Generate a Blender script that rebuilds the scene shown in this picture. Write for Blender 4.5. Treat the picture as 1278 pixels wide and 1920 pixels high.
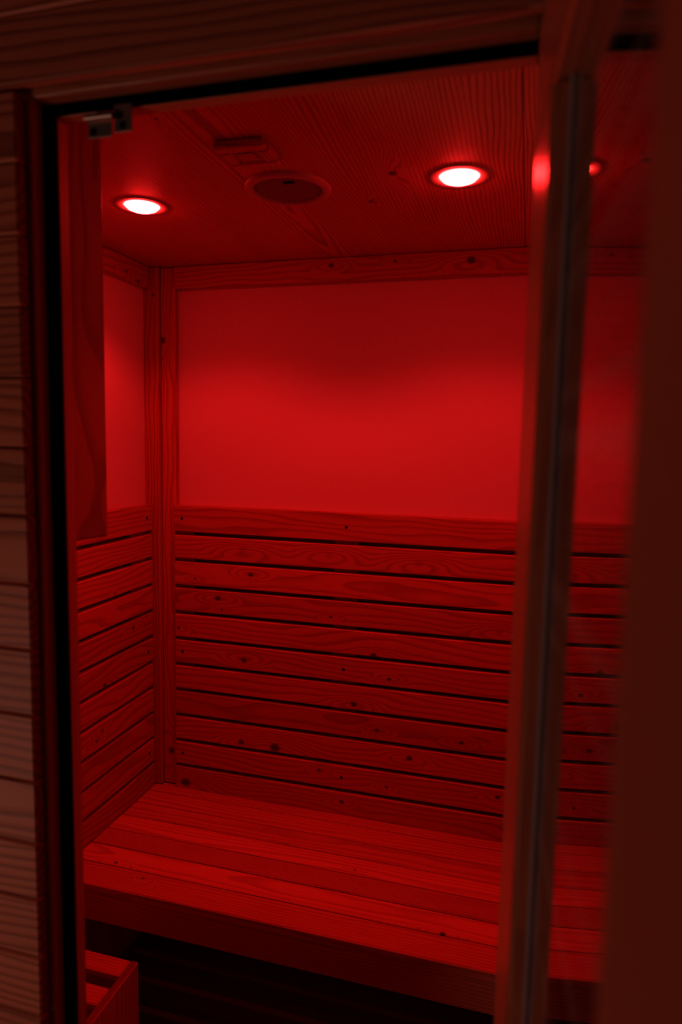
import bpy, bmesh, math, random
from mathutils import Vector, Matrix

# ------------------------------------------------------------------ clear
for o in list(bpy.data.objects):
    bpy.data.objects.remove(o, do_unlink=True)
scn = bpy.context.scene
COL = scn.collection
random.seed(4)

# ------------------------------------------------------------------ camera (x right, y into the cabin, z up; metres)
cam_d = bpy.data.cameras.new('camera')
cam = bpy.data.objects.new('camera', cam_d); COL.objects.link(cam)
C = Vector((1.01658, -1.68615, 1.48421))
r_ = Vector((0.963438, 0.267240, 0.019215)); u_ = Vector((-0.046113, 0.094742, 0.994433)); f_ = Vector((-0.263932, 0.958961, -0.103601))
cam.matrix_world = Matrix(((r_.x, u_.x, -f_.x, C.x), (r_.y, u_.y, -f_.y, C.y), (r_.z, u_.z, -f_.z, C.z), (0, 0, 0, 1)))
cam_d.sensor_fit = 'VERTICAL'; cam_d.sensor_height = 36.0; cam_d.sensor_width = 24.0
cam_d.lens = 1259.85 / 1920 * 36.0
cam_d.clip_start = 0.02
cam_d.dof.use_dof = True
cam_d.dof.focus_distance = 1.75
cam_d.dof.aperture_fstop = 3.4
scn.camera = cam

# ------------------------------------------------------------------ world, room light, exposure
w = bpy.data.worlds.new('dim_room'); scn.world = w; w.use_nodes = True
bg = w.node_tree.nodes['Background']
bg.inputs[0].default_value = (0.9, 0.55, 0.5, 1); bg.inputs[1].default_value = 0.0035
scn.view_settings.view_transform = 'Standard'
scn.view_settings.look = 'None'
scn.view_settings.gamma = 1.0
scn.view_settings.use_curve_mapping = False
scn.view_settings.exposure = 0.0

ROOM_W = 5.4        # a soft lamp low in the room, behind and to the left of the photographer
ld = bpy.data.lights.new('room_lamp', 'AREA'); ld.shape = 'DISK'; ld.size = 0.6
ld.energy = ROOM_W; ld.color = (1.0, 0.42, 0.29)
lo = bpy.data.objects.new('room_lamp', ld); COL.objects.link(lo)
lo.location = (-0.60, -2.45, 0.50)
lo.rotation_euler = (Vector((0.3, -1.08, 0.9)) - lo.location).to_track_quat('-Z', 'Y').to_euler()

RED = (1.0, 0.013, 0.013)
SPOT_W = 11.6

# ------------------------------------------------------------------ materials
def nt(name):
    m = bpy.data.materials.new(name); m.use_nodes = True
    return m, m.node_tree, m.node_tree.nodes['Principled BSDF']

class G:
    """tiny node-graph writer"""
    def __init__(s, t): s.t = t
    def new(s, typ, **kw):
        n = s.t.nodes.new(typ)
        for k, v in kw.items(): setattr(n, k, v)
        return n
    def put(s, sock, v):
        if isinstance(v, (int, float)): sock.default_value = v
        elif isinstance(v, tuple): sock.default_value = v
        else: s.t.links.new(v, sock)
    def m(s, op, a, b=0.0, c=None, clamp=False):
        n = s.new('ShaderNodeMath', operation=op, use_clamp=clamp)
        s.put(n.inputs[0], a); s.put(n.inputs[1], b)
        if c is not None: s.put(n.inputs[2], c)
        return n.outputs[0]
    def xyz(s, x, y, z):
        n = s.new('ShaderNodeCombineXYZ')
        for i, v in enumerate((x, y, z)): s.put(n.inputs[i], v)
        return n.outputs[0]
    def noise(s, vec, scale, detail=2.0, rough=0.5):
        n = s.new('ShaderNodeTexNoise'); s.put(n.inputs['Vector'], vec)
        n.inputs['Scale'].default_value = scale; n.inputs['Detail'].default_value = detail
        n.inputs['Roughness'].default_value = rough
        return n.outputs['Fac']
    def ramp(s, v, a, b, lo=0.0, hi=1.0, typ='SMOOTHSTEP'):
        n = s.new('ShaderNodeMapRange', interpolation_type=typ)
        for i, q in enumerate((v, a, b, lo, hi)): s.put(n.inputs[i], q)
        return n.outputs[0]
    def mix(s, fac, a, b):
        n = s.new('ShaderNodeMix', data_type='RGBA')
        s.put(n.inputs[0], fac); s.put(n.inputs[6], a); s.put(n.inputs[7], b)
        return n.outputs[2]

def wood(name, light, dark, rough=0.5, freq=120.0, wob=2.2, contrast=0.75, fibre=0.35, spec=0.35, xs=1.0, bump=0.15):
    """pine whose grain runs along local X; knots come from the object's own knot_a..knot_d = (x, y, radius)"""
    m, t, bs = nt(name); g = G(t)
    tc = g.new('ShaderNodeTexCoord')
    sep = g.new('ShaderNodeSeparateXYZ'); t.links.new(tc.outputs['Object'], sep.inputs[0])
    x, y, z = sep.outputs
    rnd = g.new('ShaderNodeObjectInfo').outputs['Random']
    oy = g.m('MULTIPLY', g.m('SUBTRACT', g.m('FRACT', g.m('MULTIPLY', rnd, 7.31)), 0.5), 0.16)
    oz = g.m('MULTIPLY_ADD', g.m('FRACT', g.m('MULTIPLY', rnd, 13.7)), 0.05, 0.015)
    X = g.m('MULTIPLY_ADD', rnd, 41.0, x)
    Y = g.m('ADD', y, oy); Z = g.m('ADD', z, oz)
    kmask = None; warp = None
    wn = g.m('MULTIPLY_ADD', g.noise(g.xyz(x, y, 0.0), 160.0), 0.5, -0.25)
    for k in 'abcd':
        a = g.new('ShaderNodeAttribute', attribute_type='OBJECT', attribute_name='knot_' + k)
        ks = g.new('ShaderNodeSeparateXYZ'); t.links.new(a.outputs['Vector'], ks.inputs[0])
        on = g.m('GREATER_THAN', g.m('ABSOLUTE', ks.outputs[2]), 0.0001)
        dk = g.m('MULTIPLY_ADD', g.m('GREATER_THAN', ks.outputs[2], 0.0), 0.75, 0.25)   # negative radius: a pale eye in the grain
        rr = g.m('MAXIMUM', g.m('ABSOLUTE', ks.outputs[2]), 0.0005)
        dx = g.m('DIVIDE', g.m('SUBTRACT', x, ks.outputs[0]), g.m('MULTIPLY', rr, 1.25))
        dy = g.m('DIVIDE', g.m('SUBTRACT', y, ks.outputs[1]), rr)
        d = g.m('ADD', g.m('SQRT', g.m('ADD', g.m('MULTIPLY', dx, dx), g.m('MULTIPLY', dy, dy))), wn)
        core = g.m('MULTIPLY', g.ramp(d, 0.45, 1.15, 1.0, 0.0), g.m('MULTIPLY', on, dk))
        far = g.m('SQRT', g.m('ADD', g.m('MULTIPLY', g.m('MULTIPLY', dx, dx), 0.12), g.m('MULTIPLY', dy, dy)))
        wv = g.m('MULTIPLY', g.ramp(far, 0.3, 3.2, 1.0, 0.0), on)
        kmask = core if kmask is None else g.m('MAXIMUM', kmask, core)
        warp = wv if warp is None else g.m('MAXIMUM', warp, wv)
    n1 = g.noise(g.xyz(g.m('MULTIPLY', X, 1.7 * xs), g.m('MULTIPLY', Y, 7.0 * xs), g.m('MULTIPLY', Z, 7.0)), 1.0, 2.0)
    n2 = g.noise(g.xyz(g.m('MULTIPLY', X, 9.0), g.m('MULTIPLY', Y, 40.0), g.m('MULTIPLY', Z, 40.0)), 1.0, 2.0)
    rad = g.m('SQRT', g.m('ADD', g.m('MULTIPLY', Y, Y), g.m('MULTIPLY', Z, Z)))
    ring = g.m('MULTIPLY_ADD', rad, freq, g.m('MULTIPLY', n1, wob * 4.0))
    ring = g.m('ADD', ring, g.m('MULTIPLY', n2, 0.35))
    ring = g.m('MULTIPLY_ADD', warp, 2.4, ring)
    fr = g.m('FRACT', ring)
    late = g.m('MULTIPLY', g.ramp(fr, 0.35, 0.9), g.ramp(fr, 0.92, 1.0, 1.0, 0.0))
    fib = g.noise(g.xyz(g.m('MULTIPLY', X, 10.0), g.m('MULTIPLY', Y, 420.0), g.m('MULTIPLY', Z, 420.0)), 1.0, 3.0, 0.6)
    blot = g.noise(g.xyz(g.m('MULTIPLY', X, 2.5), g.m('MULTIPLY', Y, 9.0), Z), 1.0, 2.0)
    fac = g.m('ADD', g.m('MULTIPLY', late, contrast), g.m('MULTIPLY', g.m('SUBTRACT', fib, 0.5), fibre * 2))
    fac = g.m('ADD', fac, g.m('MULTIPLY', g.m('SUBTRACT', blot, 0.5), 0.7), clamp=True)
    col = g.mix(fac, light + (1,), dark + (1,))
    tone = g.new('ShaderNodeAttribute', attribute_type='OBJECT', attribute_name='tone').outputs['Fac']
    tv = g.m('ADD', g.m('MULTIPLY_ADD', g.m('FRACT', g.m('MULTIPLY', rnd, 29.3)), 0.24, 0.88), tone)
    hs = g.new('ShaderNodeHueSaturation'); t.links.new(col, hs.inputs['Color']); t.links.new(tv, hs.inputs['Value'])
    nx = g.new('ShaderNodeSeparateXYZ'); t.links.new(tc.outputs['Normal'], nx.inputs[0])
    endg = g.ramp(g.m('ABSOLUTE', nx.outputs[0]), 0.6, 0.95, 1.0, 0.42)            # sawn end grain drinks the varnish and is darker
    he = g.new('ShaderNodeHueSaturation'); t.links.new(hs.outputs[0], he.inputs['Color']); t.links.new(endg, he.inputs['Value'])
    col = g.mix(g.m('MULTIPLY', kmask, 0.93), he.outputs[0], (0.045, 0.014, 0.008, 1))
    t.links.new(col, bs.inputs['Base Color'])
    bs.inputs['Roughness'].default_value = rough
    bs.inputs['Specular IOR Level'].default_value = spec
    b = g.new('ShaderNodeBump'); b.inputs['Strength'].default_value = bump; b.inputs['Distance'].default_value = 0.002
    t.links.new(g.m('ADD', g.m('MULTIPLY', fac, -1.0), g.m('MULTIPLY', kmask, -0.6)), b.inputs['Height'])
    t.links.new(b.outputs[0], bs.inputs['Normal'])
    return m

M = {}
M['pine'] = wood('pine', (0.47, 0.18, 0.085), (0.27, 0.08, 0.033), freq=75, wob=1.9, contrast=0.78, fibre=0.3)
M['bench'] = wood('bench_pine', (0.60, 0.225, 0.11), (0.35, 0.10, 0.05), freq=150, wob=1.0, fibre=0.6, contrast=0.7, rough=0.45)
M['ceil'] = wood('ceiling_veneer', (0.50, 0.20, 0.11), (0.22, 0.07, 0.035), freq=140, wob=2.4, xs=0.8, contrast=0.8, fibre=0.55, rough=0.6)
M['clad'] = wood('cladding_pine', (0.56, 0.17, 0.095), (0.25, 0.06, 0.03), freq=95, wob=1.3, rough=0.5, contrast=0.9)
M['frame'] = wood('frame_pine', (0.46, 0.165, 0.08), (0.24, 0.07, 0.03), freq=150, rough=0.4, contrast=0.5, spec=0.45)
M['door'] = wood('door_pine', (0.46, 0.15, 0.08), (0.22, 0.065, 0.03), freq=150, rough=0.3, contrast=0.4, spec=0.5, bump=0.03)
M['door_matt'] = wood('door_pine_dull', (0.32, 0.11, 0.06), (0.18, 0.05, 0.025), freq=150, rough=0.75, contrast=0.4, spec=0.15, bump=0.03)  # darker, rougher variant of the door pine, for the free stile
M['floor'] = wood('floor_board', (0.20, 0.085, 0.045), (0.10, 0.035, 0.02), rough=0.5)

def plain(name, col, rough=0.6, metal=0.0, spec=0.4, noise_s=None, amp=0.12):
    m, t, bs = nt(name); g = G(t)
    tc = g.new('ShaderNodeTexCoord')
    n = g.noise(tc.outputs['Object'], noise_s or 60.0, 3.0)
    a = tuple(c * (1 - amp) for c in col) + (1,); b = tuple(min(1, c * (1 + amp)) for c in col) + (1,)
    t.links.new(g.mix(n, a, b), bs.inputs['Base Color'])
    bs.inputs['Roughness'].default_value = rough; bs.inputs['Metallic'].default_value = metal
    bs.inputs['Specular IOR Level'].default_value = spec
    return m
M['panel'] = plain('heater_panel_cloth', (0.63, 0.48, 0.53), 0.9, noise_s=420.0, amp=0.06, spec=0.1)
M['rubber'] = plain('black_rubber', (0.004, 0.004, 0.004), 0.95, spec=0.02)
M['edge_glint'] = plain('grey_edge_highlight', (0.40, 0.34, 0.38), 0.4)  # pale grey put in place of a highlight on the stile edge
M['dark'] = plain('dark_hole', (0.012, 0.008, 0.006), 0.9, spec=0.05)
M['steel'] = plain('hinge_steel', (0.32, 0.28, 0.26), 0.45, 0.8)
M['white'] = plain('painted_ring', (0.40, 0.28, 0.26), 0.5)
M['grille'] = plain('speaker_cloth', (0.17, 0.12, 0.12), 0.85, noise_s=700.0, amp=0.35)
M['plaster'] = plain('room_plaster', (0.16, 0.12, 0.11), 0.9)

def emis(name, strength):
    m, t, bs = nt(name)
    bs.inputs['Base Color'].default_value = (0.8, 0.8, 0.8, 1)
    bs.inputs['Emission Color'].default_value = (RED[0], RED[1], RED[2], 1)
    bs.inputs['Emission Strength'].default_value = strength
    return m
M['lens'] = emis('red_lamp_lens', 84.0)

gm, gt, gb = nt('door_glass')
gb.inputs['Base Color'].default_value = (0.93, 0.95, 0.95, 1)
gb.inputs['Transmission Weight'].default_value = 1.0
gb.inputs['IOR'].default_value = 1.5
gg = G(gt)
gtc = gg.new('ShaderNodeTexCoord'); gs = gg.new('ShaderNodeSeparateXYZ'); gt.links.new(gtc.outputs['Object'], gs.inputs[0])
smear = gg.noise(gg.xyz(gg.m('MULTIPLY', gs.outputs[0], 40.0), 0.0, gg.m('MULTIPLY', gs.outputs[2], 1.3)), 1.0, 3.0)
gb.inputs['Roughness'].default_value = 0.0
df = gg.new('ShaderNodeBsdfDiffuse'); df.inputs[0].default_value = (0.7, 0.7, 0.72, 1)
mx = gg.new('ShaderNodeMixShader'); gt.links.new(gg.ramp(smear, 0.42, 0.75, 0.0, 0.10), mx.inputs[0])
gt.links.new(gb.outputs[0], mx.inputs[1]); gt.links.new(df.outputs[0], mx.inputs[2])
gt.links.new(mx.outputs[0], [q for q in gt.nodes if q.type == 'OUTPUT_MATERIAL'][0].inputs[0])
M['glass'] = gm

# ------------------------------------------------------------------ geometry helpers
_cache = {}
def box_mesh(L, W, T, bev=0.0015, seg=1):
    key = (round(L, 4), round(W, 4), round(T, 4), round(bev, 4), seg)
    if key in _cache: return _cache[key]
    bm = bmesh.new()
    bmesh.ops.create_cube(bm, size=1.0)
    for v in bm.verts: v.co = Vector((v.co.x * L, v.co.y * W, v.co.z * T))
    if bev > 0:
        bmesh.ops.bevel(bm, geom=list(bm.edges), offset=min(bev, 0.3 * min(L, W, T)), segments=seg, affect='EDGES')
    me = bpy.data.meshes.new('board'); bm.to_mesh(me); bm.free()
    _cache[key] = me
    return me

AX = {'x': Vector((1, 0, 0)), 'y': Vector((0, 1, 0)), 'z': Vector((0, 0, 1))}
def link(name, me, mat, parent=None, loc=(0, 0, 0), rot=None):
    if mat is not None and not me.materials: me.materials.append(mat)
    o = bpy.data.objects.new(name, me); COL.objects.link(o)
    if me.materials and me.materials[0] is not mat and mat is not None:
        o.material_slots[0].link = 'OBJECT'; o.material_slots[0].material = mat
    m = (rot.to_4x4() if rot is not None else Matrix.Identity(4))
    m.translation = Vector(loc)
    if parent is not None:
        o.parent = parent
        if parent.get('_rot') is None: m = parent.matrix_basis.inverted() @ m
    o.matrix_local = m
    return o

def basis(long_ax, face):
    X = long_ax.normalized(); Z = face.normalized(); Y = Z.cross(X)
    return Matrix((X, Y, Z)).transposed()

def slab(name, lo, hi, mat, parent=None, grain='x', bev=0.0015, seg=1):
    """axis-aligned piece given by two corners; grain runs along `grain`"""
    lo = Vector(lo); hi = Vector(hi); d = hi - lo; c = (hi + lo) / 2
    rest = [a for a in 'xyz' if a != grain]
    dd = {'x': d.x, 'y': d.y, 'z': d.z}
    thin = min(rest, key=lambda a: dd[a]); wide = [a for a in rest if a != thin][0]
    rot = basis(AX[grain], AX[thin])
    return link(name, box_mesh(dd[grain], dd[wide], dd[thin], bev, seg), mat, parent, c, rot)

def empty(name, loc=(0, 0, 0)):
    o = bpy.data.objects.new(name, None); COL.objects.link(o); o.location = loc; o.empty_display_size = 0.05
    return o
def tag(o, label, cat=None, group=None, kind=None):
    o['label'] = label
    if cat: o['category'] = cat
    if group: o['group'] = group
    if kind: o['kind'] = kind
    return o
def knots(o, wl):
    """world-space knots -> the board's own coordinates"""
    bpy.context.view_layer.update()
    inv = o.matrix_world.inverted()
    for k, (p, r) in zip('abcd', wl):
        q = inv @ Vector(p); o['knot_' + k] = (q.x, q.y, r)

def lathe(name, prof, mat, parent, loc, seg=48, smooth=True):
    bm = bmesh.new(); rows = []
    for r, z in prof:
        if r < 1e-6: rows.append([bm.verts.new((0, 0, z))])
        else: rows.append([bm.verts.new((r * math.cos(2 * math.pi * i / seg), r * math.sin(2 * math.pi * i / seg), z)) for i in range(seg)])
    for a, b in zip(rows, rows[1:]):
        for i in range(seg):
            j = (i + 1) % seg
            va = [a[0]] if len(a) == 1 else [a[i], a[j]]
            vb = [b[0]] if len(b) == 1 else [b[j], b[i]]
            vs = va + vb
            if len(vs) >= 3:
                try: bm.faces.new(vs)
                except ValueError: pass
    bmesh.ops.recalc_face_normals(bm, faces=bm.faces)
    me = bpy.data.meshes.new(name); bm.to_mesh(me); bm.free()
    if smooth:
        for p_ in me.polygons: p_.use_smooth = True
    return link(name, me, mat, parent, loc)

def multi(name, boxes, mat):
    """one wall made of several blocks (around an opening)"""
    bm = bmesh.new()
    for lo, hi in boxes:
        r = bmesh.ops.create_cube(bm, size=1.0)
        for v in r['verts']:
            v.co = Vector([lo[i] + (v.co[i] + 0.5) * (hi[i] - lo[i]) for i in range(3)])
    me = bpy.data.meshes.new(name); bm.to_mesh(me); bm.free()
    return link(name, me, mat)

# ------------------------------------------------------------------ cabin shell
XR = 1.16            # right slat plane
YF = -1.0255         # inner face of the front wall
ZC, ZB = 1.95, 0.47
PITCH, GAP = 0.0758, 0.0105
ROWS = [(1.2994, 1.2254)]                      # slat rows: (top, bottom)
for k in range(1, 11):
    t_ = 1.2254 - (k - 1) * PITCH - GAP
    ROWS.append((t_, 1.2254 - k * PITCH))
ROWS[-1] = (ROWS[-1][0], 0.450)

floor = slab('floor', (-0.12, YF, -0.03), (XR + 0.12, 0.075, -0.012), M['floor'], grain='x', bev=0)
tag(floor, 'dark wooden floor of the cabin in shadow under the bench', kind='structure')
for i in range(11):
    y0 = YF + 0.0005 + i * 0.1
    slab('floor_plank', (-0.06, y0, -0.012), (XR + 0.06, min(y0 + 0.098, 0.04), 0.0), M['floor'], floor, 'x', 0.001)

wall_back = slab('wall_back', (-0.12, 0.045, -0.03), (XR + 0.12, 0.075, ZC), M['pine'], grain='x', bev=0)
tag(wall_back, 'back wall of the cabin with red lit cloth panel above horizontal slats', kind='structure')
slab('heater_panel', (0.02, 0.033, 1.24), (XR, 0.045, 1.90), M['panel'], wall_back, 'x', 0)
for xa, xb in ((0.045, 0.1196), (0.531, 0.597), (1.05, 1.12)):
    slab('batten', (xa, 0.019, 0.03), (xb, 0.045, 1.29), M['pine'], wall_back, 'z')
slab('ledge', (0.066, 0.0192, 1.2905), (XR, 0.0328, 1.2988), M['bench'], wall_back, 'x', 0)
BK = [(0.275, 1.183, -.0120), (0.523, 1.184, -.0110), (0.299, 1.117, .0075), (0.13, 1.094, .0040), (0.2, 1.043, .0085), (0.212, 1.012, .0035),
      (0.078, 0.947, .0054), (0.53, 1.019, .0045), (0.967, 1.017, -.0100), (0.649, 0.925, .0085), (0.28, 0.873, .0085), (0.692, 0.866, .0060),
      (0.598, 0.786, .0095), (0.664, 0.722, .0060), (0.886, 0.719, .0060), (0.374, 0.632, .0150), (0.273, 0.635, .0085), (0.752, 0.658, .0085),
      (0.504, 0.587, .0054), (0.693, 0.568, .0050), (0.982, 0.588, .0070), (0.57, 0.506, .0065), (0.098, 0.487, .0140), (0.760, 1.179, -.0120)]
def screw(parent, p, face):
    if 'screw' not in _cache:
        bm = bmesh.new(); bmesh.ops.create_cone(bm, cap_ends=True, segments=10, radius1=0.0042, radius2=0.0036, depth=0.0016)
        me = bpy.data.meshes.new('screw'); bm.to_mesh(me); bm.free(); _cache['screw'] = me
    return link('screw', _cache['screw'], M['dark'], parent, p, basis(AX['z'].cross(face) if abs(face.z) < .5 else AX['x'], face))
def screw_on(board, p, face):
    s = screw(None, p, face); bpy.context.view_layer.update()
    mw = s.matrix_world.copy(); s.parent = board; s.matrix_local = board.matrix_world.inverted() @ mw
for i, (zt, zb) in enumerate(ROWS):
    s = slab('slat', (0.066, 0.0, zb), (XR, 0.019, zt), M['pine'], wall_back, 'x', 0.002)
    kn = [((x, 0, z), r) for x, z, r in BK if zb - 0.004 <= z <= zt + 0.004][:4]
    knots(s, kn)
    if i in (0, 5, 9):
        for x in (0.0905, 0.5678, 1.085):
            screw_on(s, (x, -0.0004, (zt + zb) / 2), Vector((0, -1, 0)))
tr = slab('top_rail', (0.066, 0.004, 1.892), (XR, 0.045, ZC - 0.001), M['pine'], wall_back, 'x', 0.002)
knots(tr, [((0.864, 0, 1.925), 0.011), ((0.513, 0, 1.930), 0.007), ((0.678, 0, 1.933), 0.004)])

# corner post: two strips with a step between them
post = empty('trim_1', (0.02, 0.03, ZB))
tag(post, 'vertical corner post of two pine strips left of the back slats', kind='structure')
s = slab('post_strip', (-0.03, -0.003, ZB + 0.0003), (0.0215, 0.044, ZC - 0.001), M['pine'], post, 'z', 0.002); s['tone'] = -0.05
knots(s, [((0.008, -0.003, 1.875), 0.004)])
s = slab('post_strip', (0.022, 0.010, ZB + 0.0003), (0.0655, 0.044, ZC - 0.001), M['pine'], post, 'z', 0.003); s['tone'] = -0.08
knots(s, [((0.030, 0, 1.7546), 0.0085), ((0.047, 0, 0.572), 0.011)])

slab('post_foot', (0.022, 0.0004, 0.44), (0.0655, 0.0099, ZB - 0.0005), M['pine'], post, 'x', 0)

wall_left = slab('wall_left', (-0.12, YF, -0.03), (-0.045, 0.045, ZC), M['pine'], grain='y', bev=0)
tag(wall_left, 'left wall of the cabin with narrow lit panel above horizontal slats', kind='structure')
slab('heater_panel', (-0.045, YF, 1.24), (-0.022, -0.004, 1.90), M['panel'], wall_left, 'y', 0)
for ya, yb in ((-0.085, -0.005), (-0.55, -0.48), (-1.0, -0.93)):
    slab('batten', (-0.045, ya, 0.03), (-0.019, yb, 1.29), M['pine'], wall_left, 'z')
LK = [(-0.106, 0.968, .0060), (-0.238, 0.852, .0070), (-0.252, 0.736, .0050), (-0.277, 0.72, .0050), (-0.19, 1.081, .0030)]
for i, (zt, zb) in enumerate(ROWS):
    s = slab('slat', (-0.019, YF, zb), (0.0, -0.0045, zt), M['pine'], wall_left, 'y', 0.002)
    knots(s, [((0, y, z), r) for y, z, r in LK if zb - 0.004 <= z <= zt + 0.004][:4])
    if i in (0, 5, 9):
        screw_on(s, (0.0004, -0.033, (zt + zb) / 2), Vector((1, 0, 0)))
tr = slab('top_rail', (-0.045, YF, 1.892), (-0.004, -0.0045, ZC - 0.001), M['pine'], wall_left, 'y', 0.002)
knots(tr, [((0, -0.055, 1.9), 0.0065), ((0, -0.11, 1.912), 0.005)])

wall_right = slab('wall_right', (XR + 0.045, YF, -0.03), (XR + 0.12, 0.045, ZC), M['pine'], grain='y', bev=0)
tag(wall_right, 'right wall of the cabin behind the door post', kind='structure')
slab('heater_panel', (XR + 0.022, YF, 1.24), (XR + 0.045, 0.03, 1.90), M['panel'], wall_right, 'y', 0)
for ya, yb in ((-0.085, -0.005), (-1.0, -0.93)):
    slab('batten', (XR + 0.019, ya, 0.03), (XR + 0.045, yb, 1.29), M['pine'], wall_right, 'z')
for zt, zb in ROWS:
    slab('slat', (XR + 0.0005, YF, zb), (XR + 0.019, -0.001, zt), M['pine'], wall_right, 'y', 0.002)
slab('top_rail', (XR + 0.004, YF, 1.892), (XR + 0.045, 0.0, ZC - 0.001), M['pine'], wall_right, 'y', 0.002)

ceiling = slab('ceiling', (-0.12, YF - 0.03, ZC + 0.012), (XR + 0.12, 0.075, ZC + 0.04), M['pine'], grain='y', bev=0)
tag(ceiling, 'wood veneer ceiling holding two red lamps and a round speaker', kind='structure')
cp = slab('ceiling_panel', (-0.044, YF, ZC), (0.9875, 0.044, ZC + 0.012), M['ceil'], ceiling, 'y', 0.001)
knots(cp, [((0.767, -0.487, ZC), 0.009), ((0.70, -0.361, ZC), 0.006), ((0.47, -0.76, ZC), 0.004)])
slab('ceiling_panel', (0.9887, YF, ZC), (XR + 0.044, 0.044, ZC + 0.012), M['ceil'], ceiling, 'y', 0.001)

# ------------------------------------------------------------------ front wall, cladding and door frame
Y0 = -1.080                                   # outer face of the cladding
YC = -1.0655                                  # back of the cladding / face of the frame
XL, XO = -0.62, 1.9                           # how far the front goes left and right
XC, ZL = 0.4979, 1.839                        # cladding edge beside the doorway, and above it
XRC = 1.075                                   # cladding edge right of the doorway
wall_front = multi('wall_front', [((XL, YC, -0.03), (0.460, YF, 2.35)), ((0.460, YC, 1.87), (1.10, YF, 2.35)), ((1.10, YC, -0.03), (XO, YF, 2.35))], M['pine'])
tag(wall_front, 'outer front wall clad in horizontal pine boards around the doorway', kind='structure')
CP = 0.0742
SEAM = [1.8345, 1.7645, 1.6922, 1.6198, 1.5463, 1.4721, 1.3979, 1.3220, 1.2479, 1.1722, 1.0945, 1.0200, 0.9520, 0.8800, 0.8040]
while SEAM[-1] > 0.08: SEAM.append(SEAM[-1] - 0.0745)
SEAM.append(0.0)
for z, zb in zip(SEAM, SEAM[1:]):
    slab('cladding_board', (XL, Y0, zb + 0.0007), (XC + random.uniform(-.0006, .0006), YC, z - 0.0007), M['clad'], wall_front, 'x', 0.0022)
    slab('cladding_board', (XRC, Y0, zb + 0.0007), (XO, YC, z - 0.0007), M['clad'], wall_front, 'x', 0.0022)
z = ZL - 0.004
for k in range(6):
    zt = z + (0.004 + 0.0665 if k == 0 else CP)
    z0 = ZL if k == 0 else z
    slab('cladding_board', (XL, Y0, z0 + 0.0007), (XO, YC, zt - 0.0007), M['clad'], wall_front, 'x', 0.0022)
    z = zt

XF, ZF = 0.504, 1.832                         # frame edge
XS, ZS = 0.5195, 1.821                        # inner stop edge
YK, XJ = -1.048, 1.0100                       # rebate plane; right jamb face
fr = empty('trim_2', (0.75, -1.04, 0.0))
tag(fr, 'pine door frame with a black rubber seal around the doorway', kind='structure')
slab('jamb', (0.460, YC, 0.0), (XF, YF, ZF + 0.034), M['frame'], fr, 'z', 0.002)
slab('jamb', (XJ, YC, 0.0), (1.10, YF, ZF + 0.034), M['frame'], fr, 'z', 0.002)
slab('head', (XF, YC, ZF), (XJ, YF, ZF + 0.034), M['frame'], fr, 'x', 0.002)
slab('seal', (XF, YK, 0.0), (XS, YK + 0.004, ZF), M['rubber'], fr, 'z', 0)
slab('seal', (XS, YK, ZS), (XJ, YK + 0.004, ZF), M['rubber'], fr, 'x', 0)
slab('stop', (XF, YK + 0.004, 0.0), (XS, YF, ZS), M['frame'], fr, 'z', 0.002)
slab('stop', (XF, YK + 0.004, ZS), (XJ, YF, ZF), M['frame'], fr, 'x', 0.002)
slab('sill', (XF, YC, -0.03), (XJ, YF, 0.012), M['frame'], fr, 'x', 0.002)

# the room outside
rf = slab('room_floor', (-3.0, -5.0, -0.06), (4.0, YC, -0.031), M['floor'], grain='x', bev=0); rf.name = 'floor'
tag(rf, 'floor of the dark room in front of the cabin', kind='structure')

# ------------------------------------------------------------------ the open glass door, hinged at the right jamb
TH = math.radians(4.9)
door = empty('door_1', ((0.93 + 1.06 * math.sin(TH)) / math.cos(TH), -1.06, 0.0))
tag(door, 'open glass door with wooden stiles on the right, reflecting the red slats', kind='structure')
# local x: from the hinge towards the photographer; local y: to the left (cabin) side
door['_rot'] = 1
Xd = Vector((math.sin(TH), -math.cos(TH), 0)); Yd = Vector((math.cos(TH), math.sin(TH), 0))
door.matrix_world = Matrix(((Xd.x, Yd.x, 0, door.location.x), (Xd.y, Yd.y, 0, door.location.y), (0, 0, 1, 0), (0, 0, 0, 1)))
S = 0.0148                                    # how far the wood stands proud of the glass
def dslab(name, u0, u1, s0, s1, z0, z1, mat, grain, bev=0.003, seg=3):
    return slab(name, (u0, -s1, z0), (u1, -s0, z1), mat, door, grain, bev, seg)
ZR = 1.729
dslab('stile', 0.010, 0.130, -0.021, S, 0.02, ZR, M['door'], 'z')
dslab('stile', 0.415, 0.500, -0.021, S, 0.02, ZR, M['door_matt'], 'z')
for u0, u1 in ((0.1302, 0.1345), (0.4105, 0.4148)):  # added thin strips whose pale colour stands in for the edge highlight
    dslab('highlight_strip', u0, u1, 0.0002, 0.0034, 0.121, ZR, M['edge_glint'], 'z', 0.001, 2)
dslab('top_rail', 0.010, 0.500, -0.021, S, ZR + 0.0005, 1.828, M['door'], 'x')
dslab('bottom_rail', 0.130, 0.415, -0.021, S, 0.02, 0.12, M['door'], 'x')
dslab('glass_pane', 0.125, 0.420, -0.006, 0.0, 0.115, ZR + 0.004, M['glass'], 'z', 0, 1)
for zz in (0.3, 1.55):
    dslab('hinge', -0.004, 0.030, -0.026, -0.021, zz, zz + 0.09, M['steel'], 'z', 0.001)

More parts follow.
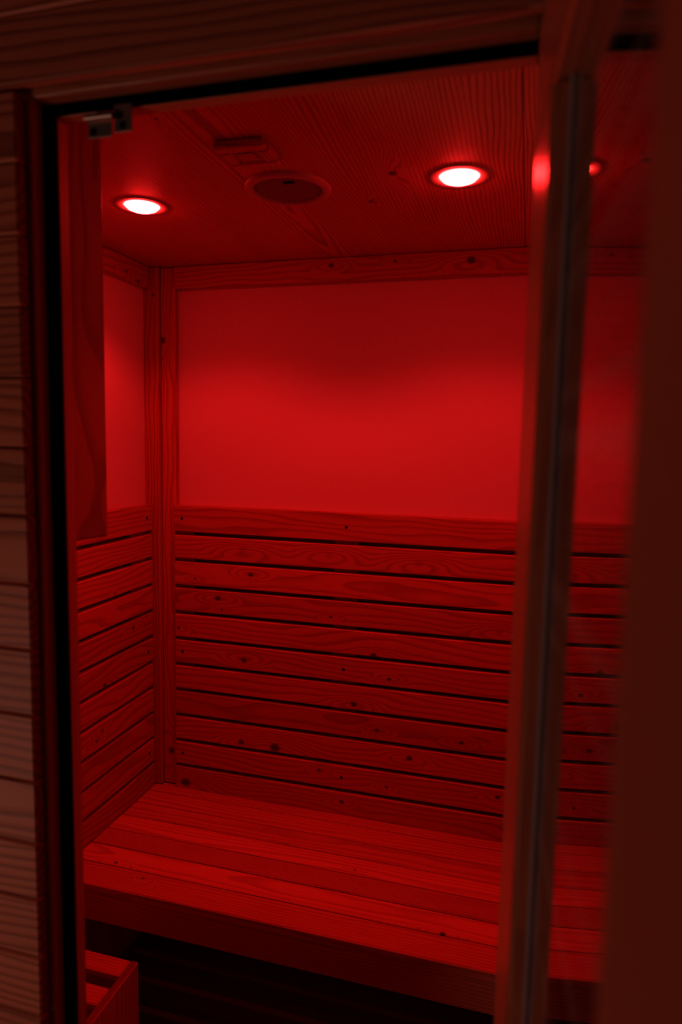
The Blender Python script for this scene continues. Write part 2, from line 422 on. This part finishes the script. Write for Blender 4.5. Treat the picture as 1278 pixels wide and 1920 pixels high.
# ------------------------------------------------------------------ bench
bench = empty('bench', (0.55, -0.23, 0.0))
tag(bench, 'long pine bench of narrow planks along the back wall', 'bench')
BY = [0.0, 0.0383, 0.1059, 0.1728, 0.2372, 0.3049, 0.3733, 0.4477]
BKN = [(0.892, -0.37, .0060), (0.109, -0.363, .0050), (0.203, -0.396, .0040), (0.665, -0.221, .0033)]
for i in range(7):
    ya, yb = -BY[i + 1], -BY[i]
    s = slab('plank', (0.001, ya + (0.0020 if i < 6 else 0), ZB - 0.022), (XR - 0.001, yb - (0.0020 if i else 0.0004), ZB - random.uniform(0, 0.0006)), M['bench'], bench, 'x', 0.0026)
    s['tone'] = (0.0, 0.05, -0.06, 0.10, -0.06, 0.10, 0.06)[i]
    knots(s, [((x, y, ZB), r) for x, y, r in BKN if ya <= y <= yb])
slab('front_board', (0.001, -0.4465, 0.3793), (XR - 0.001, -0.425, ZB - 0.0222), M['bench'], bench, 'x', 0.002)
for xa in (0.001, XR - 0.036):
    slab('support', (xa, -0.424, 0.37), (xa + 0.035, -0.002, ZB - 0.0222), M['pine'], bench, 'y')

# ------------------------------------------------------------------ slatted box on the floor
bx = empty('slatted_box', (0.13, -0.63, 0.0))
tag(bx, 'low slatted wooden box on the floor in front of the bench, lower left', 'box')
zt = 0.35; bya, byb = -0.80, -0.493
slab('side_panel', (0.2335, bya, 0.0005), (0.251, byb, zt), M['bench'], bx, 'z', 0.002)
slab('side_panel', (0.006, bya, 0.0005), (0.023, byb, zt), M['bench'], bx, 'z', 0.002)
slab('back_panel', (0.0235, byb - 0.018, 0.0005), (0.233, byb - 0.001, zt - 0.019), M['bench'], bx, 'x', 0.002)
for k in range(4):
    yb_ = byb - 0.0005 - k * 0.0775
    s = slab('top_slat', (0.0235, yb_ - 0.045, zt - 0.018), (0.233, yb_, zt - 0.0005), M['bench'], bx, 'x', 0.003)
    s['tone'] = 0.08

# ------------------------------------------------------------------ panel hanging inside beside the left jamb
a13 = math.radians(13.5)
pf = Vector((0.435, -0.842, 0.0)); dirp = Vector((-math.sin(a13), -math.cos(a13), 0))
nrm = Vector((math.cos(a13), -math.sin(a13), 0))
L = 0.175
pc = pf + dirp * (L / 2) - nrm * 0.0125
pan = link('hanging_panel', box_mesh(1.945 - 1.341, L, 0.025, 0.003), M['pine'], None, (pc.x, pc.y, (1.945 + 1.341) / 2), basis(AX['z'], nrm))
tag(pan, 'tall narrow wooden panel hanging inside beside the left door jamb', 'panel')
pan['tone'] = -0.28

# ------------------------------------------------------------------ ceiling lamps, speaker, vent
def downlight(x, y, label):
    e = empty('recessed_light', (x, y, ZC))
    tag(e, label, 'light', 'red ceiling lamps')
    lathe('trim_ring', [(0.0355, 0.0), (0.0355, -0.001), (0.040, -0.0022), (0.050, -0.0022), (0.0520, -0.0018), (0.0525, 0.0)], M['white'], e, (x, y, ZC))
    lathe('lens', [(0.0, -0.0125), (0.012, -0.0118), (0.022, -0.0096), (0.030, -0.0063), (0.0354, -0.0005)], M['lens'], e, (x, y, ZC))
    l = bpy.data.lights.new('red_beam', 'SPOT'); l.energy = SPOT_W; l.color = RED
    l.spot_size = math.radians(136); l.spot_blend = 0.42; l.shadow_soft_size = 0.03
    lo = bpy.data.objects.new('red_beam', l); COL.objects.link(lo); lo.parent = e; lo.location = (0, 0, -0.018)
    return e
downlight(0.245, -0.437, 'round red ceiling lamp near the corner post')
downlight(0.879, -0.450, 'round red ceiling lamp nearest the door')

sp = empty('ceiling_speaker', (0.567, -0.464, ZC))
tag(sp, 'round ceiling speaker with dark grille between the two red lamps', 'speaker')
lathe('trim_ring', [(0.064, 0.0), (0.064, -0.005), (0.067, -0.008), (0.077, -0.007), (0.0795, -0.004), (0.080, 0.0)], M['white'], sp, (0.567, -0.464, ZC), 64)
lathe('grille', [(0.0, -0.0035), (0.03, -0.0034), (0.06, -0.0028), (0.064, -0.002)], M['grille'], sp, (0.567, -0.464, ZC), 64)
slab('badge', (0.571, -0.502, ZC - 0.0055), (0.590, -0.494, ZC - 0.003), M['dark'], sp, 'x', 0)

ve = empty('ceiling_vent', (0.560, -0.632, ZC))
tag(ve, 'small square wooden vent cover on the ceiling beside the speaker', 'vent')
vx0, vx1, vy0, vy1, vz = 0.517, 0.603, -0.676, -0.590, ZC - 0.014
slab('vent_frame', (vx0, vy0, vz), (vx1, vy0 + 0.022, ZC - 0.0005), M['ceil'], ve, 'x', 0.003)
slab('vent_frame', (vx0, vy1 - 0.022, vz), (vx1, vy1, ZC - 0.0005), M['ceil'], ve, 'x', 0.003)
slab('vent_frame', (vx0, vy0 + 0.022, vz), (vx0 + 0.022, vy1 - 0.022, ZC - 0.0005), M['ceil'], ve, 'y', 0.003)
slab('vent_frame', (vx1 - 0.022, vy0 + 0.022, vz), (vx1, vy1 - 0.022, ZC - 0.0005), M['ceil'], ve, 'y', 0.003)
slab('slider', (vx0 + 0.022, vy0 + 0.022, ZC - 0.010), (vx1 - 0.022, vy1 - 0.022, ZC - 0.0005), M['ceil'], ve, 'x', 0.001)
slab('slider_grip', (vx0 + 0.028, vy0 + 0.030, ZC - 0.0125), (vx1 - 0.028, vy1 - 0.030, ZC - 0.010), M['ceil'], ve, 'x', 0.001)

# ------------------------------------------------------------------ metal hinge at the top left of the doorway
hg = empty('metal_hinge', (0.585, -1.05, 1.805))
tag(hg, 'small metal hinge with screw holes at the top left of the doorway', 'hinge')
slab('plate', (0.5616, -1.0500, 1.7925), (0.5898, -1.0485, 1.8085), M['steel'], hg, 'x', 0.0004)
slab('plate', (0.5921, -1.0500, 1.7955), (0.6129, -1.0485, 1.8225), M['steel'], hg, 'x', 0.0004)
bm = bmesh.new(); bmesh.ops.create_cone(bm, cap_ends=True, segments=16, radius1=0.0036, radius2=0.0036, depth=0.0325)
me = bpy.data.meshes.new('pin'); bm.to_mesh(me); bm.free()
link('pin', me, M['steel'], hg, (0.5765, -1.0525, 1.8115), basis(AX['z'], AX['x']))
for px_, pz_ in ((0.568, 1.7985), (0.599, 1.812), (0.602, 1.8015)):
    screw(hg, (px_, -1.0505, pz_), Vector((0, -1, 0)))

for o in bpy.data.objects:
    if '_rot' in o: del o['_rot']
